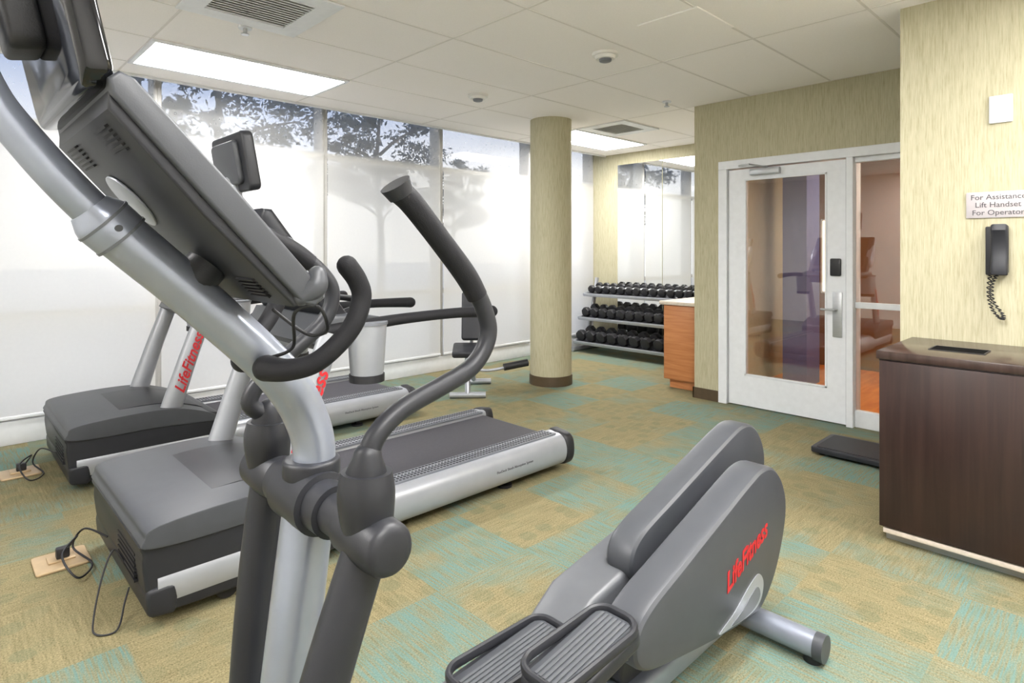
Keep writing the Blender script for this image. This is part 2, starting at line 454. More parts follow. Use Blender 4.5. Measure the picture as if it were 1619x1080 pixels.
# hallway behind the door
S(box('floor_hall', (XE+0.08,7.9,0.0,2.82,-0.08,0.006), M['hallfloor']),'orange plank hallway floor')
S(box('ceiling_hall', (XE+0.15,7.9,0.0,2.82,2.5,2.6), M['ceiling']))
S(box('wall_hall_back', (7.8,7.9,0.0,3.0,0,2.6), M['hallwall']),'brown painted hallway wall')
S(box('wall_hall_south', (XE,7.9,-0.1,0.0,0,2.6), M['hallwall']))
S(box('wall_hall_north', (XF+0.12,7.9,2.82,2.95,0,2.6), M['offwhite']))
S(box('wall_hall_pier', (6.4,6.75,2.36,2.60,0,2.5), M['purple']),'blue purple painted hallway pier')
ld = thing('lit_doorway', (7.79,2.62,1.0), 'lit hallway doorway, warm glow put into a frosted panel', 'lamp')  # stands for a lit doorway; its glow is put into an emissive panel
box('glow_panel', (7.77,7.79,2.47,2.68,0.9,1.75), M['warm'], ld, bev=0.003)
boxes('frame', [(7.765,7.795,2.45,2.47,0.88,1.77),(7.765,7.795,2.68,2.70,0.88,1.77),(7.765,7.795,2.45,2.70,1.75,1.77),(7.765,7.795,2.45,2.70,0.88,0.90)], M['white'], ld)
for hx,hy in ((6.9,1.4),(5.9,0.8)):
    hl = thing('hall_ceiling_light', (hx,hy,2.46), 'recessed warm ceiling light in hallway', 'lamp', 'hallway ceiling lights')
    box('light_lens', (hx-.3,hx+.3,hy-.3,hy+.3,2.47,2.485), M['hall_lens'], hl)
    boxes('light_frame', [(hx-.33,hx-.3,hy-.33,hy+.33,2.465,2.5),(hx+.3,hx+.33,hy-.33,hy+.33,2.465,2.5),(hx-.3,hx+.3,hy-.33,hy-.3,2.465,2.5),(hx-.3,hx+.3,hy+.3,hy+.33,2.465,2.5)], M['white'], hl)

# ------------------------------------------------------------------ ceiling fixtures
def troffer(x0,y0,label):
    x1=x0+1.40; y1=y0+0.665
    t = thing('troffer_light', ((x0+x1)/2,(y0+y1)/2,H-0.02), label, 'ceiling light', 'recessed ceiling light panels')
    box('diffuser', (x0+0.03,x1-0.03,y0+0.03,y1-0.03,H-0.012,H-0.004), M['light'], t)
    boxes('light_frame', [(x0,x0+0.03,y0,y1,H-0.016,H-0.001),(x1-0.03,x1,y0,y1,H-0.016,H-0.001),(x0+0.03,x1-0.03,y0,y0+0.03,H-0.016,H-0.001),(x0+0.03,x1-0.03,y1-0.03,y1,H-0.016,H-0.001)], M['white'], t, bev=0.002)
troffer(1.02,4.40,'glowing white rectangular ceiling light panel above treadmills')
troffer(5.22,4.40,'glowing white rectangular ceiling light panel above dumbbells')
troffer(1.02,0.41,'added out-of-view fill light panel above elliptical')  # this and the next three panels: added out of view to brighten the room
troffer(2.42,-0.92,'added out-of-view fill light panel near dark cabinet')
troffer(-1.78,1.74,'added out-of-view fill light panel by the rear wall')
troffer(-0.38,-0.92,'added out-of-view fill light panel in rear corner')

def vent(x0,x1,y0,y1,label):
    t = thing('air_vent', ((x0+x1)/2,(y0+y1)/2,H-0.02), label, 'vent', 'ceiling air vents')
    bm = bmesh.new()
    z = H-0.003
    e=0.115
    for b in ((x0,x1,y0,y0+e),(x0,x1,y1-e,y1),(x0,x0+e,y0+e,y1-e),(x1-e,x1,y0+e,y1-e)):
        bm_box(bm, *b, z-0.010, z)
    addmesh('vent_frame', bm, M['white'], t)
    bm = bmesh.new()
    n=13; w=(y1-y0-2*e)/n
    for k in range(n):
        ya=y0+e+k*w
        bm_prism(bm,[(ya+w*0.1,z-0.008),(ya+w*0.78,z-0.002),(ya+w*0.84,z-0.003),(ya+w*0.16,z-0.010)],x0+e,x1-e,plane='YZ')
    addmesh('louvre', bm, M['white'], t)
    box('duct_back', (x0+e,x1-e,y0+e,y1-e,z-0.0005,z+0.001), M['frame'], t)
vent(0.98,1.66,3.07,3.735,'square white louvred ceiling air diffuser')
vent(5.22,5.88,3.75,4.38,'square white louvred ceiling air diffuser by column')

def detector(x,y,label,r=0.075):
    t = thing('smoke_detector', (x,y,H-0.06), label, 'smoke detector', 'ceiling detectors')
    bm=bmesh.new(); bm_sweep(bm,[(x,y,H),(x,y,H-0.018),(x,y,H-0.02),(x,y,H-0.04)],[r,r,r*0.8,r*0.72],smooth=False,cap='flat',seg=32)
    addmesh('detector_base', bm, M['offwhite'], t)
    bm=bmesh.new(); bm_sweep(bm,[(x,y,H-0.04),(x,y,H-0.055),(x,y,H-0.06)],[r*0.5,r*0.45,r*0.3],smooth=False,cap='flat',seg=24)
    addmesh('sensor_cap', bm, M['gray2'], t)
detector(3.37,2.58,'round white ceiling smoke detector',0.09)
detector(3.46,4.04,'round white ceiling smoke detector near column',0.09)
def sprink(x,y):
    t = thing('sprinkler_head', (x,y,H-0.05), 'small white ceiling fire sprinkler head', 'sprinkler', 'ceiling sprinklers')
    tube('escutcheon', [(x,y,H+0.001),(x,y,H-0.012)], 0.04, M['white'], t, cap='flat', seg=24)
    bm=bmesh.new(); bm_sweep(bm,[(x,y,H-0.012),(x,y,H-0.044),(x,y,H-0.045),(x,y,H-0.05)],[0.012,0.012,0.024,0.024],cap='flat',smooth=False)
    addmesh('deflector', bm, M['alum'], t)
sprink(1.38,3.79); sprink(4.86,3.02)
sp = boxes('access_panel', [(3.08,3.52,1.72,2.12,H-0.008,H+0.001)], M['ceiling'], bev=0.003); recenter(sp)
tag(sp,'square white flush ceiling access panel','ceiling panel')

# ------------------------------------------------------------------ phone wall items
PX = 3.95
pl = box('wall_plate', (PX-0.012,PX,0.456,0.551,2.05,2.19), M['white'], bev=0.003); recenter(pl)
tag(pl,'blank white square wall plate above the sign','wall plate')
sg = thing('wall_sign', (PX,0.52,1.567), 'pale plastic assistance sign with grey lettering', 'sign')
box('sign_plate', (PX-0.008,PX,0.385,0.647,1.565,1.70), M['signgrey'], sg, bev=0.002)
for k,s in enumerate(('For Assistance','Lift Handset','For Operator')):
    text('lettering', s, 0.038, (PX-0.009,0.516,1.660-0.040*k), (0,-1,0), (0,0,1), M['darktext'], sg, align='CENTER')
ph = thing('wall_telephone', (PX,0.52,1.2), 'black wall telephone handset with hanging coiled cord', 'telephone')
box('wall_cradle', (PX-0.02,PX,0.475,0.565,1.27,1.52), M['black'], ph, bev=0.006)
prism('handset', [(PX-0.02,1.525),(PX-0.07,1.53),(PX-0.078,1.50),(PX-0.062,1.46),(PX-0.06,1.36),(PX-0.078,1.32),(PX-0.074,1.275),(PX-0.02,1.28)], 0.468,0.538, M['char'], ph, bev=0.012)
coil=[]
ctrl = catmull([(PX-0.04,0.515,1.275),(PX-0.04,0.535,1.22),(PX-0.04,0.53,1.14),(PX-0.04,0.49,1.07),(PX-0.04,0.50,1.05),(PX-0.04,0.535,1.10),(PX-0.03,0.55,1.18),(PX-0.02,0.545,1.27)], 24)
for i,p in enumerate(ctrl):
    a=i*1.1; coil.append((p.x+0.008*math.cos(a), p.y+0.008*math.sin(a), p.z+0.002*math.sin(a)))
tube('coiled_cord', coil, 0.003, M['black'], ph, seg=6, smooth=False)

cb = thing('storage_cabinet', (3.6,-0.1,0), 'dark espresso wood cabinet with waste slot in top', 'cabinet')
cx0,cx1,cy0,cy1 = 3.30,3.945,-1.0,0.885
box('cabinet_body', (cx0+0.012,cx1,cy0,cy1,0.07,0.875), M['darkwood'], cb, bev=0.002)
box('cabinet_top', (cx0-0.008,cx1,cy0-0.01,cy1+0.008,0.875,0.915), M['darktop'], cb, bev=0.004)
box('toe_kick', (cx0+0.05,cx1,cy0+0.02,cy1-0.02,0.0,0.07), M['alum'], cb, bev=0.002)
box('base_trim', (cx0+0.0,cx0+0.03,cy0+0.02,cy1-0.02,0.045,0.068), M['stone'], cb, bev=0.002)
for y0,y1 in ((-0.10,0.88),(-0.98,-0.105)):
    box('cabinet_door', (cx0-0.006,cx0+0.014,y0,y1,0.075,0.868), M['darkwood'], cb, bev=0.002)
boxes('waste_slot', [(3.50,3.66,0.505,0.510,0.912,0.9185),(3.50,3.66,0.720,0.725,0.912,0.9185),(3.50,3.505,0.510,0.720,0.912,0.9185),(3.655,3.66,0.510,0.720,0.912,0.9185)], M['black'], cb)
box('slot_opening', (3.505,3.655,0.51,0.72,0.9155,0.9170), M['slot'], cb)

oc = thing('counter_cabinet', (6.0,3.18,0), 'orange maple counter cabinet with beige top', 'cabinet')
box('cabinet_body', (5.40,6.5,2.965,3.39,0.09,0.845), M['orangewood'], oc, bev=0.002)
box('toe_kick', (5.45,6.5,2.965,3.35,0,0.09), M['orangewood'], oc)
box('countertop', (5.36,6.52,2.963,3.42,0.845,0.88), M['stone'], oc, bev=0.004)
box('cabinet_door', (5.388,5.402,2.98,3.38,0.10,0.835), M['orangewood'], oc, bev=0.002)

fs = thing('floor_scale', (4.55,1.3,0), 'low black platform floor scale on carpet', 'scale')
prism('scale_platform', roundrect(4.34,4.76,1.02,1.58,0.03), 0.02,0.055, M['char'], fs, plane='XY', bev=0.006)
prism('rubber_mat', roundrect(4.37,4.73,1.05,1.55,0.02), 0.055,0.058, M['black'], fs, plane='XY')
for x,y in ((4.4,1.08),(4.7,1.08),(4.4,1.52),(4.7,1.52)):
    tube('foot', [(x,y,0),(x,y,0.021)], 0.02, M['black'], fs, cap='flat')

# ------------------------------------------------------------------ treadmill
def treadmill():
    T = thing('treadmill', (1.75,2.97,0), 'silver and dark grey treadmill with television on console', 'treadmill', 'treadmills facing the same way')
    y0,y1,yc = 2.50,3.44,2.97
    for s in (0,1):
        if s==0: f=lambda y:y
        else: f=lambda y:y0+y1-y
        prof=smoothprof([(f(p[0]),p[1]) for p in ((2.66,0.236),(2.60,0.238),(2.55,0.232),(2.515,0.205),(2.50,0.155),(2.505,0.10),(2.53,0.062),(2.58,0.048),(2.66,0.05),(2.675,0.14))],4)
        r = prism('side_rail', prof, 0.60,2.88, M['silver2'], T, plane='YZ')
        prism('foot_platform', [(f(2.560),0.230),(f(2.562),0.243),(f(2.675),0.243),(f(2.675),0.230)], 1.30,2.84, M['gray2'], r, plane='YZ')
        bm=bmesh.new()
        for k in range(70):
            for j in range(4):
                x=1.33+k*0.0214; y=f(2.582+j*0.025)
                bm_box(bm,x,x+0.010,y-0.005,y+0.005,0.2425,0.2455)
        st=addmesh('grip_studs',bm,M['char'],r,smooth=False); st['kind']='stuff'
        pc=smoothprof([(f(p[0]),p[1]) for p in ((2.66,0.244),(2.60,0.246),(2.54,0.238),(2.505,0.21),(2.492,0.155),(2.497,0.095),(2.525,0.052),(2.58,0.038),(2.67,0.04),(2.685,0.14))],4)
        prism('end_cap', pc, 2.87,2.95, M['black'], r, plane='YZ', bev=0.02)
        if s==0:
            text('lettering','FlexDeck Shock Absorption System',0.020,(2.28,2.4985,0.145),(1,0,0),(0,0,1),M['darktext'],r)
    box('deck', (1.0,2.86,2.68,3.26,0.12,0.215), M['black'], T, bev=0.004)
    prism('running_belt', [(1.05,0.219),(2.84,0.219),(2.875,0.20),(2.885,0.165),(2.875,0.13),(2.84,0.115),(1.05,0.115)], 2.685,3.255, M['belt'], T)
    box('rear_guard', (2.86,2.93,2.69,3.25,0.06,0.12), M['black'], T, bev=0.01)
    lower=smoothprof([(0.62,0.055),(0.575,0.10),(0.556,0.20),(0.553,0.28),(0.58,0.335),(0.95,0.35),(1.36,0.33),(1.40,0.20),(1.38,0.07),(1.0,0.05)],5)
    prism('hood_base', lower, 2.508,3.432, M['char'], T, bev=0.02)
    upper=smoothprof([(0.556,0.315),(0.556,0.350),(0.580,0.383),(0.72,0.400),(0.95,0.408),(1.12,0.398),(1.28,0.352),(1.38,0.30),(1.37,0.28),(1.0,0.30),(0.7,0.30)],5)
    hc = prism('hood_cover', upper, 2.495,3.445, M['gray'], T, bev=0.028, seg=4)
    prism('hood_recess', [(0.84,0.4065),(0.95,0.4125),(1.04,0.4105),(1.12,0.4035),(1.20,0.385),(1.28,0.360),(1.35,0.326),(1.34,0.30),(0.9,0.33)], 2.68,3.26, M['char'], hc, bev=0.003)
    for k in range(6): box('vent_slot',(0.548,0.562,2.62,2.9,0.15+k*0.02,0.158+k*0.02),M['black'],hc)
    prism('lower_skirt', smoothprof([(0.62,0.05),(0.573,0.06),(0.563,0.10),(0.565,0.15),(0.60,0.16),(0.66,0.15),(0.66,0.055)],4), 2.496,3.444, M['char'], T, bev=0.02)
    for yy in (2.62,3.27): box('frame_rail', (0.66,2.7,yy,yy+0.05,0.05,0.11), M['black'], T)
    for x,y in ((0.86,2.57),(0.86,3.37)):
        tube('transport_wheel', [(x,y-0.02,0.045),(x,y+0.02,0.045)], 0.045, M['black'], T, cap='flat', seg=24, up=(0,0,1))
    for x,y in ((2.45,2.62),(2.45,3.32)):
        bm=bmesh.new(); bm_sweep(bm,[(x,y,0),(x,y,0.015),(x,y,0.02),(x,y,0.08)],[0.045,0.045,0.02,0.02],smooth=False,cap='flat')
        addmesh('levelling_foot',bm,M['black'],T)
    for s,y in ((0,2.565),(1,3.375)):
        u = tube('upright', [(1.07,y,0.29),(1.11,y,0.42),(1.20,y,0.70),(1.27,y,0.90),(1.31,y,1.02)], [0.066,0.062,0.056,0.054,0.052], M['silver2'], T, sq=0.62, cap='flat')
        if s==0:
            text('lettering','LifeFitness',0.092,(1.163,y-0.0370,0.48),(0.315,0,0.95),(-0.95,0,0.315),M['red'],u,bold=0.0018,shear=0.42)
        bm=bmesh.new(); bm_sweep(bm,[(1.50,y,0.80),(1.50,y,0.83),(1.50,y,1.02),(1.50,y,1.05)],[0.075,0.08,0.092,0.094],smooth=False,cap='flat',seg=32)
        cpn = addmesh('cup_holder',bm,M['silver2'],T)
        tube('cup_base', [(1.50,y,0.775),(1.50,y,0.81)], 0.083, M['black'], cpn, cap='flat', seg=32)
        tube('cup_rim', [(1.50,y,1.045),(1.50,y,1.058)], 0.098, M['gray2'], cpn, cap='flat', seg=32)
        tube('handrail', [(1.28,y,1.03),(1.45,y,1.04),(1.7,y,1.055),(2.0,y,1.06),(2.2,y,1.055),(2.30,y,1.05)], [0.028,0.03,0.027,0.027,0.031,0.034], M['grip'], T)
    prism('console_tray', [(1.22,0.98),(1.30,0.93),(1.44,0.98),(1.60,1.04),(1.58,1.075),(1.42,1.10),(1.28,1.10)], 2.57,3.37, M['gray'], T, bev=0.02)
    a=Vector((1.40,1.08)); b=Vector((1.04,1.56)); d=(b-a).normalized(); n=Vector((-d.y,d.x))
    def q(t,o): p=a+(b-a)*t+n*o; return (p.x,p.y)
    cs = prism('console', [q(-0.04,-0.03),q(0.5,-0.03),q(1.0,-0.03),q(1.04,0.0),q(1.0,0.035),q(0.55,0.06),q(0.1,0.065),q(-0.05,0.04)], 2.60,3.34, M['char'], T, bev=0.022)
    prism('console_screen', [q(0.15,-0.034),q(0.95,-0.034),q(0.95,-0.028),q(0.15,-0.028)], 2.66,3.28, M['gloss'], cs)
    for yy in (2.58,3.28):
        prism('side_pod', smoothprof([q(0.30,-0.02),q(0.75,-0.02),q(0.72,0.07),q(0.45,0.12),q(0.25,0.08)]), yy,yy+0.08, M['silver2'], cs, bev=0.02)
    tube('heart_rate_bar', [(1.42,2.68,1.09),(1.60,2.75,1.13),(1.62,2.97,1.14),(1.60,3.19,1.13),(1.42,3.26,1.09)], 0.017, M['grip'], T)
    tv = thing('television', (0,0,0), None, None); tv.parent = T
    tube('tv_stalk', [(1.12,yc,1.45),(1.05,yc,1.55),(1.02,yc,1.63),(1.03,yc,1.72)], [0.07,0.055,0.045,0.04], M['silver2'], tv, sq=1.5)
    rot = Matrix.Translation(Vector((1.04,yc,1.805))) @ Matrix.Rotation(math.radians(-10),4,'Y')
    prism('tv_shell', [(y,z) for y,z in roundrect(-0.20,0.20,-0.135,0.135,0.03)], -0.03,0.025, M['char'], tv, plane='YZ', bev=0.012, mtx=rot)
    prism('tv_back', [(y,z) for y,z in roundrect(-0.15,0.15,-0.10,0.10,0.03)], -0.055,-0.025, M['gray'], tv, plane='YZ', bev=0.012, mtx=rot)
    box('tv_screen', (0.024,0.028,-0.18,0.18,-0.11,0.115), M['gloss'], tv, mtx=rot)
    return T
T1 = treadmill()
T2 = dup(T1, (0,1.72,0))
T1['label'] = 'silver grey treadmill beside the elliptical trainer'
T2['label'] = 'silver grey treadmill beside the shaded windows'

def floorbox(x,y,pts,label):
    b = thing('floor_outlet', (x,y,0), label, 'outlet', 'floor power outlets')
    prism('outlet_plate', roundrect(x-0.10,x+0.10,y-0.10,y+0.10,0.015), 0.0,0.012, M['brass'], b, plane='XY', bev=0.004)
    box('outlet_cover', (x-0.05,x+0.05,y-0.03,y+0.05,0.012,0.02), M['brass'], b, bev=0.003)
    c = thing('power_cord', (x,y,0.02), 'black power cord plugged into brass floor outlet', 'power cord', 'treadmill power cords')
    box('plug', (x-0.02,x+0.03,y-0.02,y+0.02,0.02,0.065), M['black'], c, bev=0.006)
    tube('cable', pts, 0.0045, M['black'], c, seg=8)
floorbox(0.42,3.36,[(0.44,3.36,0.05),(0.47,3.30,0.12),(0.40,3.18,0.10),(0.44,3.08,0.03),(0.51,3.2,0.02),(0.46,3.34,0.06),(0.49,3.26,0.16),(0.548,3.1,0.16)],'square brass floor outlet by nearer treadmill')
floorbox(0.40,4.86,[(0.42,4.86,0.05),(0.45,4.80,0.12),(0.38,4.68,0.10),(0.42,4.58,0.03),(0.50,4.7,0.02),(0.46,4.84,0.06),(0.49,4.76,0.16),(0.548,4.6,0.16)],'square brass floor outlet by farther treadmill')
ec = thing('extension_cord', (0.5,2.75,0), 'thin black cord looped on carpet before treadmill', 'power cord')
tube('cable', [(0.548,2.78,0.17),(0.515,2.80,0.22),(0.47,2.76,0.14),(0.43,2.68,0.03),(0.43,2.62,0.008),(0.49,2.60,0.008),(0.53,2.68,0.06),(0.548,2.70,0.10)], 0.0035, M['black'], ec, seg=8)

# ------------------------------------------------------------------ elliptical
E = thing('elliptical_trainer', (1.2,1.07,0), 'silver and dark grey elliptical trainer with red lettering', 'elliptical trainer')
ey = 1.06
box('base_frame', (0.10,2.10,ey-0.05,ey+0.05,0.05,0.13), M['silver'], E, bev=0.02, seg=3)
for x,yy0,yy1 in ((0.12,0.74,1.38),(2.17,0.75,1.40)):
    st = tube('stabilizer', [(x,yy0,0.055),(x,yy1,0.055)], 0.042, M['silver'], E, cap='flat', seg=28, up=(0,0,1))
    tube('stabilizer_cap', [(x,yy0-0.012,0.055),(x,yy0+0.02,0.055)], 0.045, M['gray'], st, cap='flat', seg=28, up=(0,0,1))
    tube('stabilizer_cap', [(x,yy1-0.02,0.055),(x,yy1+0.012,0.055)], 0.045, M['gray'], st, cap='flat', seg=28, up=(0,0,1))
    for yy in (yy0+0.03,yy1-0.03):
        tube('levelling_foot', [(x,yy,0.0),(x,yy,0.03)], 0.03, M['black'], st, cap='flat')
tube('column', [(0.42,ey,0.10),(0.44,ey,0.40),(0.465,ey,0.65),(0.50,ey,0.93)], [0.055,0.052,0.048,0.046], M['silver'], E, seg=28, cap='flat')
tube('mast', [(0.503,ey,0.93),(0.510,ey,1.03),(0.494,ey,1.095),(0.462,ey,1.155),(0.41,ey,1.219),(0.30,ey,1.331),(0.24,ey,1.388),(0.185,ey,1.440)], [0.039,0.038,0.038,0.038,0.037,0.037,0.037,0.037], M['silver'], E, seg=32, cap='flat', sub=10)
col = tube('mast_collar', [(0.206,ey,1.4195),(0.182,ey,1.4430),(0.176,ey,1.4490),(0.165,ey,1.4610)], [0.0400,0.0405,0.0375,0.0290], M['silver'], E, seg=32, cap='flat', smooth=False)
tube('collar_seam', [(0.2065,ey,1.4190),(0.2035,ey,1.4220)], 0.0412, M['gray2'], col, seg=32, cap='flat')
tube('collar_seam', [(0.184,ey,1.4411),(0.181,ey,1.4440)], 0.0416, M['gray2'], col, seg=32, cap='flat')
tube('collar_bolt', [(0.194,ey-0.039,1.431),(0.194,ey-0.045,1.431)], 0.005, M['gray'], col, seg=12, cap='flat', up=(0,0,1))
tube('display_mast', [(0.20,ey,1.425),(0.15,ey,1.478),(0.100,ey,1.540),(0.055,ey,1.608),(0.032,ey,1.69),(0.055,ey,1.77)], [0.027,0.0265,0.025,0.023,0.022,0.021], M['silver'], E, seg=24)
# pivot hub
hub = tube('pivot_hub', [(0.50,0.89,0.95),(0.50,0.955,0.95),(0.50,0.957,0.95),(0.50,1.0,0.95),(0.50,1.002,0.95),(0.50,1.118,0.95),(0.50,1.12,0.95),(0.50,1.163,0.95),(0.50,1.165,0.95),(0.50,1.25,0.95)],
     [0.036,0.036,0.045,0.045,0.055,0.055,0.045,0.045,0.036,0.036], M['char'], E, seg=36, up=(0,0,1), smooth=False, cap='flat')
prism('hub_collar', [(0.505+0.051*math.cos(2*PI*k/36),ey+0.051*math.sin(2*PI*k/36)) for k in range(36)], 0.985,1.018, M['char'], hub, plane='XY', bev=0.006)
def swingarm(y, ang, tang, lang):
    def R(p,g):
        x,z = p; r=math.radians(g)
        return (0.50+x*math.cos(r)-z*math.sin(r), y, 0.95+x*math.sin(r)+z*math.cos(r))
    A = thing('swing_arm', (0,0,0), None, None); A.parent = E
    tube('arm_collar', [R(p,ang) for p in ((0,0.0),(-0.003,0.035),(-0.004,0.07),(-0.003,0.100))], [0.038,0.043,0.045,0.040], M['char'], A, seg=32, cap='flat')
    tube('arm_neck', [R((-0.004,0.095),ang),R((-0.002,0.122),ang)], [0.034,0.023], M['char'], A, seg=32)
    tube('pivot_cap', [(0.50,y-0.070,0.945),(0.50,y-0.067,0.945),(0.50,y-0.058,0.945),(0.50,y-0.015,0.945),(0.50,y+0.045,0.95)], [0.026,0.036,0.041,0.044,0.044], M['char'], A, seg=32, cap='flat', up=(0,0,1), smooth=False)
    t0 = Vector(R((-0.004,0.11),ang))
    pts = [t0]+[Vector(R(p,tang)) for p in ((0.012,0.150),(0.06,0.185),(0.14,0.21),(0.205,0.232),(0.240,0.262),(0.254,0.30),(0.240,0.345),(0.215,0.385))]
    tube('arm_tube', pts, [0.018,0.017,0.0165,0.0165,0.0165,0.0165,0.0165,0.0165,0.017], M['char'], A, seg=24)
    tube('hand_grip', [R(p,tang) for p in ((0.226,0.365),(0.198,0.405),(0.14,0.468),(0.085,0.525),(0.06,0.545))], [0.0195,0.0205,0.020,0.0205,0.021], M['grip'], A, seg=24, cap='flat')
    tube('grip_end', [R((0.062,0.540),tang),R((0.049,0.558),tang)], [0.022,0.027], M['char'], A, seg=24, cap='flat')
    tube('lower_link', [R((0,-0.01),lang),R((-0.07,-0.19),lang),R((-0.15,-0.42),lang),R((-0.20,-0.58),lang)], [0.038,0.039,0.037,0.034], M['char'], A, seg=28, sq=0.85)
    return A
swingarm(0.850, 0, 0, 0)
swingarm(1.240, 0, 20, 14)
for s in (-1,1):
    f=lambda dy: ey+s*dy
    g = tube('fixed_grip', [(0.402,f(0.05),1.203),(0.420,f(0.10),1.205),(0.452,f(0.14),1.222),(0.496,f(0.16),1.270),(0.516,f(0.16),1.318),(0.509,f(0.16),1.348),(0.490,f(0.16),1.374)], [0.022,0.0180,0.0165,0.0165,0.0165,0.0165,0.0170], M['grip'], E, seg=24)
# console
a=Vector((0.422,1.322)); b=Vector((0.158,1.612)); d=(b-a).normalized(); n=Vector((-d.y,d.x))
def q(t,o): p=a+(b-a)*t+n*o; return (p.x,p.y)
cs = prism('console', [q(0.02,-0.016),q(0.5,-0.019),q(0.96,-0.016),q(1.0,-0.008),q(1.0,0.008),q(0.96,0.018),q(0.5,0.021),q(0.05,0.021),q(0.0,0.010),q(0.0,-0.008)], 0.855,1.265, M['gray'], E, bev=0.005, seg=3)
prism('console_back', [q(0.03,0.018),q(0.05,0.031),q(0.5,0.036),q(0.93,0.031),q(0.97,0.016)], 0.865,1.255, M['char'], cs, bev=0.004)
prism('display_screen', [q(0.15,-0.023),q(0.90,-0.021),q(0.90,-0.015),q(0.15,-0.015)], 0.90,1.22, M['gloss'], cs)
for t0 in (0.10,0.80):
    for k in range(6):
        for j in range(2):
            t=t0+k*0.018; yb=0.915+j*0.22
            prism('vent_slot',[q(t,0.028),q(t+0.008,0.028),q(t+0.008,0.0365),q(t,0.0365)],yb,yb+0.07,M['black'],cs)
tube('mast_bracket', [(0.30,ey,1.345),(0.325,ey,1.375)], 0.034, M['char'], cs, cap='flat', seg=24)
prism('round_badge', [(0.050*math.cos(2*PI*k/32),0.050*math.sin(2*PI*k/32)) for k in range(32)], 0,0.004, M['silver2'], cs, plane='XY', bev=0.0015,
      mtx=Matrix.Translation(Vector((q(0.62,0.0345)[0],ey+0.06,q(0.62,0.0345)[1]))) @ Matrix(((d.x,0,n.x,0),(0,1,0,0),(d.y,0,n.y,0),(0,0,0,1))))
tube('side_pod', [(0.398,0.868,1.330),(0.416,0.862,1.345),(0.420,0.862,1.362)], [0.014,0.018,0.014], M['gray'], cs, seg=20)
tube('cable', [(0.41,1.0,1.30),(0.45,0.96,1.26),(0.465,0.92,1.27),(0.44,0.90,1.31),(0.415,0.93,1.30),(0.43,0.97,1.24),(0.41,1.01,1.22)], 0.003, M['black'], cs, seg=8)
# monitor
mo = thing('television', (0,0,0), None, None); mo.parent = E
rot = Matrix.Translation(Vector((0.112,ey,1.722))) @ Matrix.Rotation(math.radians(-12),4,'Y')
prism('tv_shell', roundrect(-0.205,0.205,-0.13,0.13,0.03), -0.010,0.025, M['gloss'], mo, plane='YZ', bev=0.010, mtx=rot)
prism('tv_mount', roundrect(-0.05,0.05,-0.05,0.05,0.02), -0.05,-0.008, M['black'], mo, plane='YZ', bev=0.008, mtx=rot)
box('tv_screen', (0.024,0.028,-0.18,0.18,-0.105,0.11), M['gloss'], mo, mtx=rot)
# crank covers
cov = [(1.36,0.37),(1.43,0.420),(1.60,0.472),(1.80,0.532),(2.02,0.597),(2.13,0.620),(2.225,0.602),(2.30,0.535),(2.335,0.44),(2.31,0.33),(2.235,0.21),(2.13,0.135),(2.02,0.130),(1.80,0.160),(1.57,0.205),(1.41,0.245),(1.35,0.30)]
cn = prism('crank_cover', smoothprof(cov), 0.93,1.05, M['gray'], E, bev=0.022, seg=3, angle=25)
text('lettering','LifeFitness',0.088,(1.85,0.9285,0.290),(0.955,0,0.295),(-0.295,0,0.955),M['red'],cn,bold=0.0022,sx=0.86,shear=0.45)
prism('silver_inlay', smoothprof([(1.80,0.182),(1.90,0.208),(2.0,0.25),(2.08,0.27),(2.12,0.225),(2.09,0.168),(2.0,0.156),(1.88,0.170)]), 0.9275,0.935, M['silver2'], cn)
prism('disc_cap', smoothprof([(1.88,0.176),(1.95,0.192),(2.02,0.220),(2.07,0.230),(2.09,0.195),(2.05,0.168),(1.98,0.163)]), 0.9255,0.93, M['gray2'], cn)
cf = prism('crank_cover', smoothprof([(x+0.26,z+0.062) for x,z in cov]), 1.125,1.235, M['gray'], E, bev=0.022, seg=3, angle=25)
text('lettering','LifeFitness',0.08,(2.05,1.1235,0.42),(0.955,0,0.295),(-0.295,0,0.955),M['red'],cf,bold=0.0012,sx=0.82,shear=0.4)
prism('drive_housing', smoothprof([(1.45,0.13),(1.55,0.30),(1.85,0.40),(2.10,0.38),(2.22,0.25),(2.20,0.12),(1.85,0.08)]), 1.045,1.13, M['char'], E, bev=0.01)
# pedals
def pedal(x0,x1,y0,y1,z,tilt):
    mt = Matrix.Translation(Vector(((x0+x1)/2,(y0+y1)/2,z))) @ Matrix.Rotation(math.radians(tilt),4,'Y')
    hx,hy=(x1-x0)/2,(y1-y0)/2
    P = prism('pedal', roundrect(-hx,hx,-hy,hy,0.05), -0.045,0.0, M['char'], E, plane='XY', bev=0.012, mtx=mt)
    rp = [mt @ Vector((p[0],p[1],0.002 + (0.022 if p[0]<-hx*0.6 else 0.0))) for p in roundrect(-hx+0.008,hx-0.008,-hy+0.008,hy-0.008,0.05)]
    bm=bmesh.new(); bm_sweep(bm, rp, 0.010, seg=10, closed=True, smooth=False, up=(0,0,1), sq=1.4)
    addmesh('pedal_rim', bm, M['char'], P)
    box('pedal_mat',(-hx+0.03,hx-0.02,-hy+0.022,hy-0.022,-0.002,0.002),M['gray'],P,mtx=mt)
    n=int(hy*2/0.014)-4
    for k in range(n):
        y=-hy+0.030+k*0.014
        box('tread_rib',(-hx+0.04,hx-0.03,y,y+0.008,0.001,0.005),M['gray3'],P,mtx=mt)
    return P
pedal(1.02,1.36,0.905,1.065,0.385,-8)
pedal(0.97,1.36,1.12,1.30,0.262,-4)
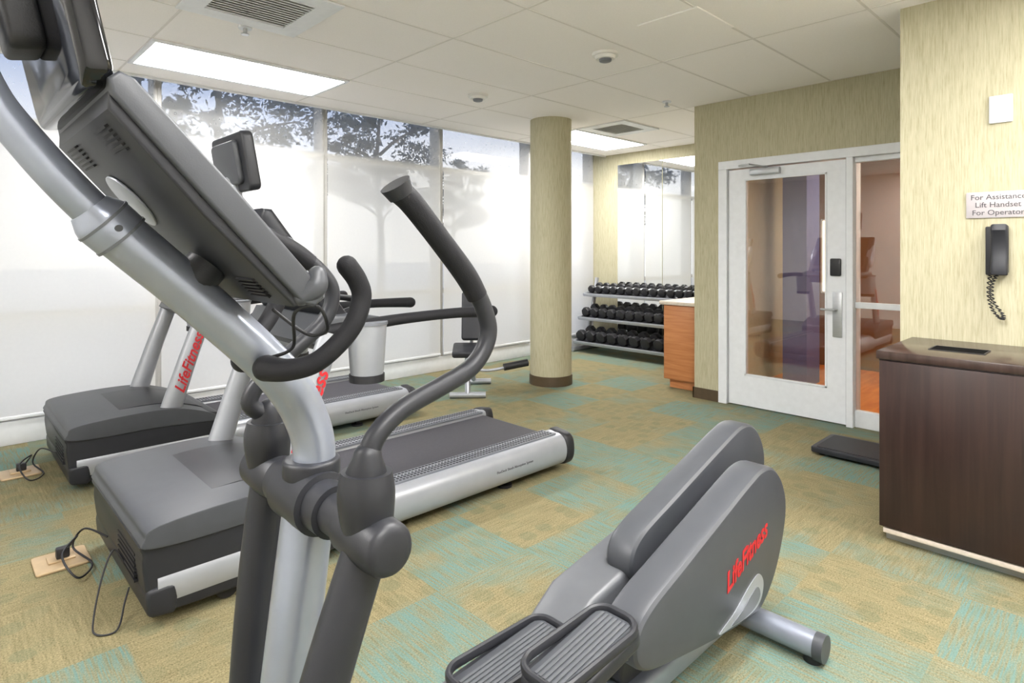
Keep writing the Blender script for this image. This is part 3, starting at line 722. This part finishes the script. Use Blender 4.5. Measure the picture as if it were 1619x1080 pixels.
prism('pedal_beam', [(0.25,0.25),(0.25,0.30),(1.3,0.355),(1.50,0.38),(1.50,0.26),(1.3,0.30)], 0.955,1.025, M['silver'], E, bev=0.015)
prism('pedal_beam', [(0.55,0.17),(0.55,0.215),(1.30,0.235),(1.45,0.335),(1.98,0.43),(2.0,0.29),(1.45,0.20),(1.3,0.17)], 1.15,1.33, M['gray3'], E, bev=0.03)

# ------------------------------------------------------------------ dumbbell rack
RK = thing('dumbbell_rack', (6.7,4.5,0), 'three tier silver dumbbell rack before mirror', 'weight rack')
tiers = [(6.56,0.22),(6.66,0.54),(6.77,0.86)]
for y in (5.43,3.52):
    tube('foot', [(6.36,y,0.035),(6.98,y,0.035)], 0.032, M['silver2'], RK, cap='flat', up=(0,1,0), sq=0.8)
    tube('upright', [(6.68,y,0.04),(6.74,y,0.35),(6.83,y,0.70),(6.90,y,1.0)], 0.034, M['silver2'], RK, sq=0.7, cap='flat')
    for tx,tz in tiers:
        tube('bracket', [(tx-0.17,y,tz-0.085),(tx+0.16,y,tz-0.02)], 0.022, M['silver2'], RK, sq=0.7, cap='flat')
ta = math.radians(-11)
for tx,tz in tiers:
    mt = Matrix.Translation(Vector((tx,4.475,tz-0.045))) @ Matrix.Rotation(ta,4,'Y')
    sh = box('shelf', (-0.17,0.17,-0.955,0.955,-0.012,0.0), M['char'], RK, bev=0.003, mtx=mt)
    box('shelf_lip', (-0.185,-0.165,-0.955,0.955,-0.03,0.012), M['silver2'], sh, bev=0.004, mtx=mt)
def dumbbell(r, hl, loc):
    D = thing('dumbbell', loc, 'black rubber hex dumbbell with chrome handle on rack', 'dumbbell', 'dumbbells on the three tier rack')
    bm=bmesh.new(); o=Vector(loc)
    bm_sweep(bm,[o+Vector((-0.07,0,0)),o+Vector((0,0,0)),o+Vector((0.07,0,0))],[0.014,0.017,0.014],seg=12,cap='flat')
    addmesh('handle',bm,M['alum'],D)
    for s in (-1,1):
        bm=bmesh.new()
        prof=[(o.y+r*math.cos(2*PI*k/8+PI/8), o.z+r*math.sin(2*PI*k/8+PI/8)) for k in range(8)]
        a0=o.x+s*0.06; a1=o.x+s*(0.06+hl)
        bm_prism(bm,prof,min(a0,a1),max(a0,a1),plane='YZ',bev=min(0.014,r*0.25),seg=2)
        addmesh('weight_head',bm,M['black'],D,angle=30)
    return D
for ti,(tx,tz) in enumerate(tiers):
    n = (11,13,15)[ti]; r = (0.075,0.066,0.055)[ti]; hl=(0.085,0.075,0.06)[ti]
    proto=None
    for k in range(n):
        y = 5.35 - 1.76*k/(n-1)
        loc = (tx, y, tz-0.045+r*0.97)
        if proto is None: proto = dumbbell(r,hl,loc); proto.rotation_euler=(0,ta,0)
        else:
            d2 = dup(proto); d2.location=(loc[0]+random.uniform(-0.008,0.008),loc[1],loc[2])
            d2.rotation_euler=(0,ta,random.uniform(-0.05,0.05))
# ------------------------------------------------------------------ weight bench
B = thing('weight_bench', (3.9,4.6,0), 'small black padded adjustable weight bench with foam rollers', 'weight bench')
tube('front_foot', [(3.52,4.52,0.03),(3.78,4.30,0.03)], 0.028, M['silver2'], B, cap='flat')
tube('rear_foot', [(3.95,4.93,0.03),(4.22,4.72,0.03)], 0.028, M['silver2'], B, cap='flat')
tube('frame_beam', [(3.65,4.41,0.04),(3.72,4.50,0.26),(3.88,4.68,0.34),(4.08,4.83,0.04)], 0.026, M['silver2'], B, sub=6)
bz = Matrix.Rotation(math.radians(49),4,'Z')
def bpad(name,c,l,w,t,tilt):
    mt = Matrix.Translation(Vector(c)) @ bz @ Matrix.Rotation(math.radians(tilt),4,'Y')
    return prism(name, roundrect(-l/2,l/2,-w/2,w/2,0.03), -t/2,t/2, M['char'], B, plane='XY', bev=0.018, mtx=mt)
bpad('seat_pad',(3.77,4.58,0.42),0.34,0.26,0.06,-8)
bpad('back_pad',(3.97,4.72,0.73),0.50,0.22,0.06,-72)
tube('back_support', [(3.90,4.68,0.32),(4.04,4.78,0.66)], 0.018, M['silver2'], B)
tube('leg_arm', [(3.70,4.48,0.28),(3.86,4.36,0.24),(4.10,4.22,0.28)], 0.014, M['silver2'], B)
tube('foam_roller', [(3.98,4.26,0.27),(4.20,4.16,0.30)], 0.035, M['black'], B, cap='flat')

# ------------------------------------------------------------------ outdoors
S(box('floor_outside', (-15,45,5.9,60,-0.3,-0.1), M['ground']),'pale concrete ground outdoors')
def tree(loc,h,label):
    T = thing('tree', loc, label, 'tree', 'trees beyond the windows')
    o=Vector(loc)
    bm=bmesh.new()
    bm_sweep(bm,[o,o+Vector((0.1,0,h*0.3)),o+Vector((-0.05,0.1,h*0.6)),o+Vector((0,0,h*0.9))],[0.12,0.10,0.07,0.03],seg=10)
    for k in range(9):
        a=k*2.4; z=h*(0.35+0.05*k)
        bm_sweep(bm,[o+Vector((0,0,z)),o+Vector((math.cos(a)*h*0.12,math.sin(a)*h*0.12,z+h*0.07)),o+Vector((math.cos(a)*h*0.25,math.sin(a)*h*0.25,z+h*0.1))],[0.05,0.035,0.012],seg=6,sub=4)
    addmesh('trunk',bm,M['bark'],T)
    vs=[];fs=[];cl=[]
    for k in range(42):
        a=random.uniform(0,2*PI); zz=random.uniform(0.46,1.0); rr=h*0.34*math.sqrt(max(0.05,1-((zz-0.70)/0.36)**2))*math.sqrt(random.uniform(0.1,1))
        cl.append((o+Vector((rr*math.cos(a),rr*math.sin(a),h*zz)), random.uniform(0.3,0.6)))
    for c0,cr in cl:
        for j in range(150):
            dd=Vector((random.gauss(0,1),random.gauss(0,1),random.gauss(0,0.6)))
            p=c0+dd*cr*0.42
            s=random.uniform(0.045,0.095)
            u=Vector((random.gauss(0,1),random.gauss(0,1),random.gauss(0,1))).normalized()
            v=u.orthogonal().normalized()
            i=len(vs); vs += [p-u*s, p+v*s*0.55, p+u*s, p-v*s*0.55]; fs.append((i,i+1,i+2,i+3))
    me=bpy.data.meshes.new('foliage'); me.from_pydata([v-o for v in vs],[],fs); me.materials.append(M['leaf'])
    f=bpy.data.objects.new('foliage',me); COL.objects.link(f); f.parent=T; f['kind']='stuff'
    return T
t0 = tree((4.2,12.8,-0.1),5.9,'leafy green tree standing outside the windows')
for i,(x,y,s) in enumerate(((9.2,15.0,1.02),(-0.9,12.8,0.95),(16.5,21.0,0.9),(-6.0,14.0,1.0))):
    t = dup(t0); t.location=(x,y,-0.1); t.scale=(s,s,s); t.rotation_euler=(0,0,i*1.7+0.8)

# ------------------------------------------------------------------ world
w = bpy.data.worlds.new('sky'); scene.world = w; w.use_nodes=True; nt=w.node_tree
bg = nt.nodes['Background']
tc = node(nt,'ShaderNodeTexCoord'); sp = node(nt,'ShaderNodeSeparateXYZ',i0=tc.outputs['Generated'])
nz = node(nt,'ShaderNodeTexNoise',Vector=tc.outputs['Generated'],Scale=3.0,Detail=5.0)
ad = node(nt,'ShaderNodeMath',{'operation':'MULTIPLY_ADD'},i0=nz.outputs['Fac'],i1=0.12,i2=sp.outputs[2])
rp = node(nt,'ShaderNodeValToRGB',Fac=ad.outputs[0])
rp.color_ramp.elements[0].position=0.16; rp.color_ramp.elements[0].color=(0.90,0.885,0.87,1)
rp.color_ramp.elements[1].position=0.34; rp.color_ramp.elements[1].color=(0.30,0.42,0.70,1)
x=rp.color_ramp.elements.new(1.0); x.color=(0.58,0.60,0.67,1)
nt.links.new(rp.outputs[0],bg.inputs[0]); bg.inputs[1].default_value=1.4

# ------------------------------------------------------------------ camera
cam = bpy.data.cameras.new('camera'); co = bpy.data.objects.new('camera',cam); COL.objects.link(co)
co.location=(0,0,1.4); co.rotation_euler=(math.radians(90),0,math.radians(46.2-90))
cam.sensor_width=36; cam.lens=957/1619*36; cam.shift_y=-(540-395)/1619; cam.clip_start=0.02
scene.camera=co
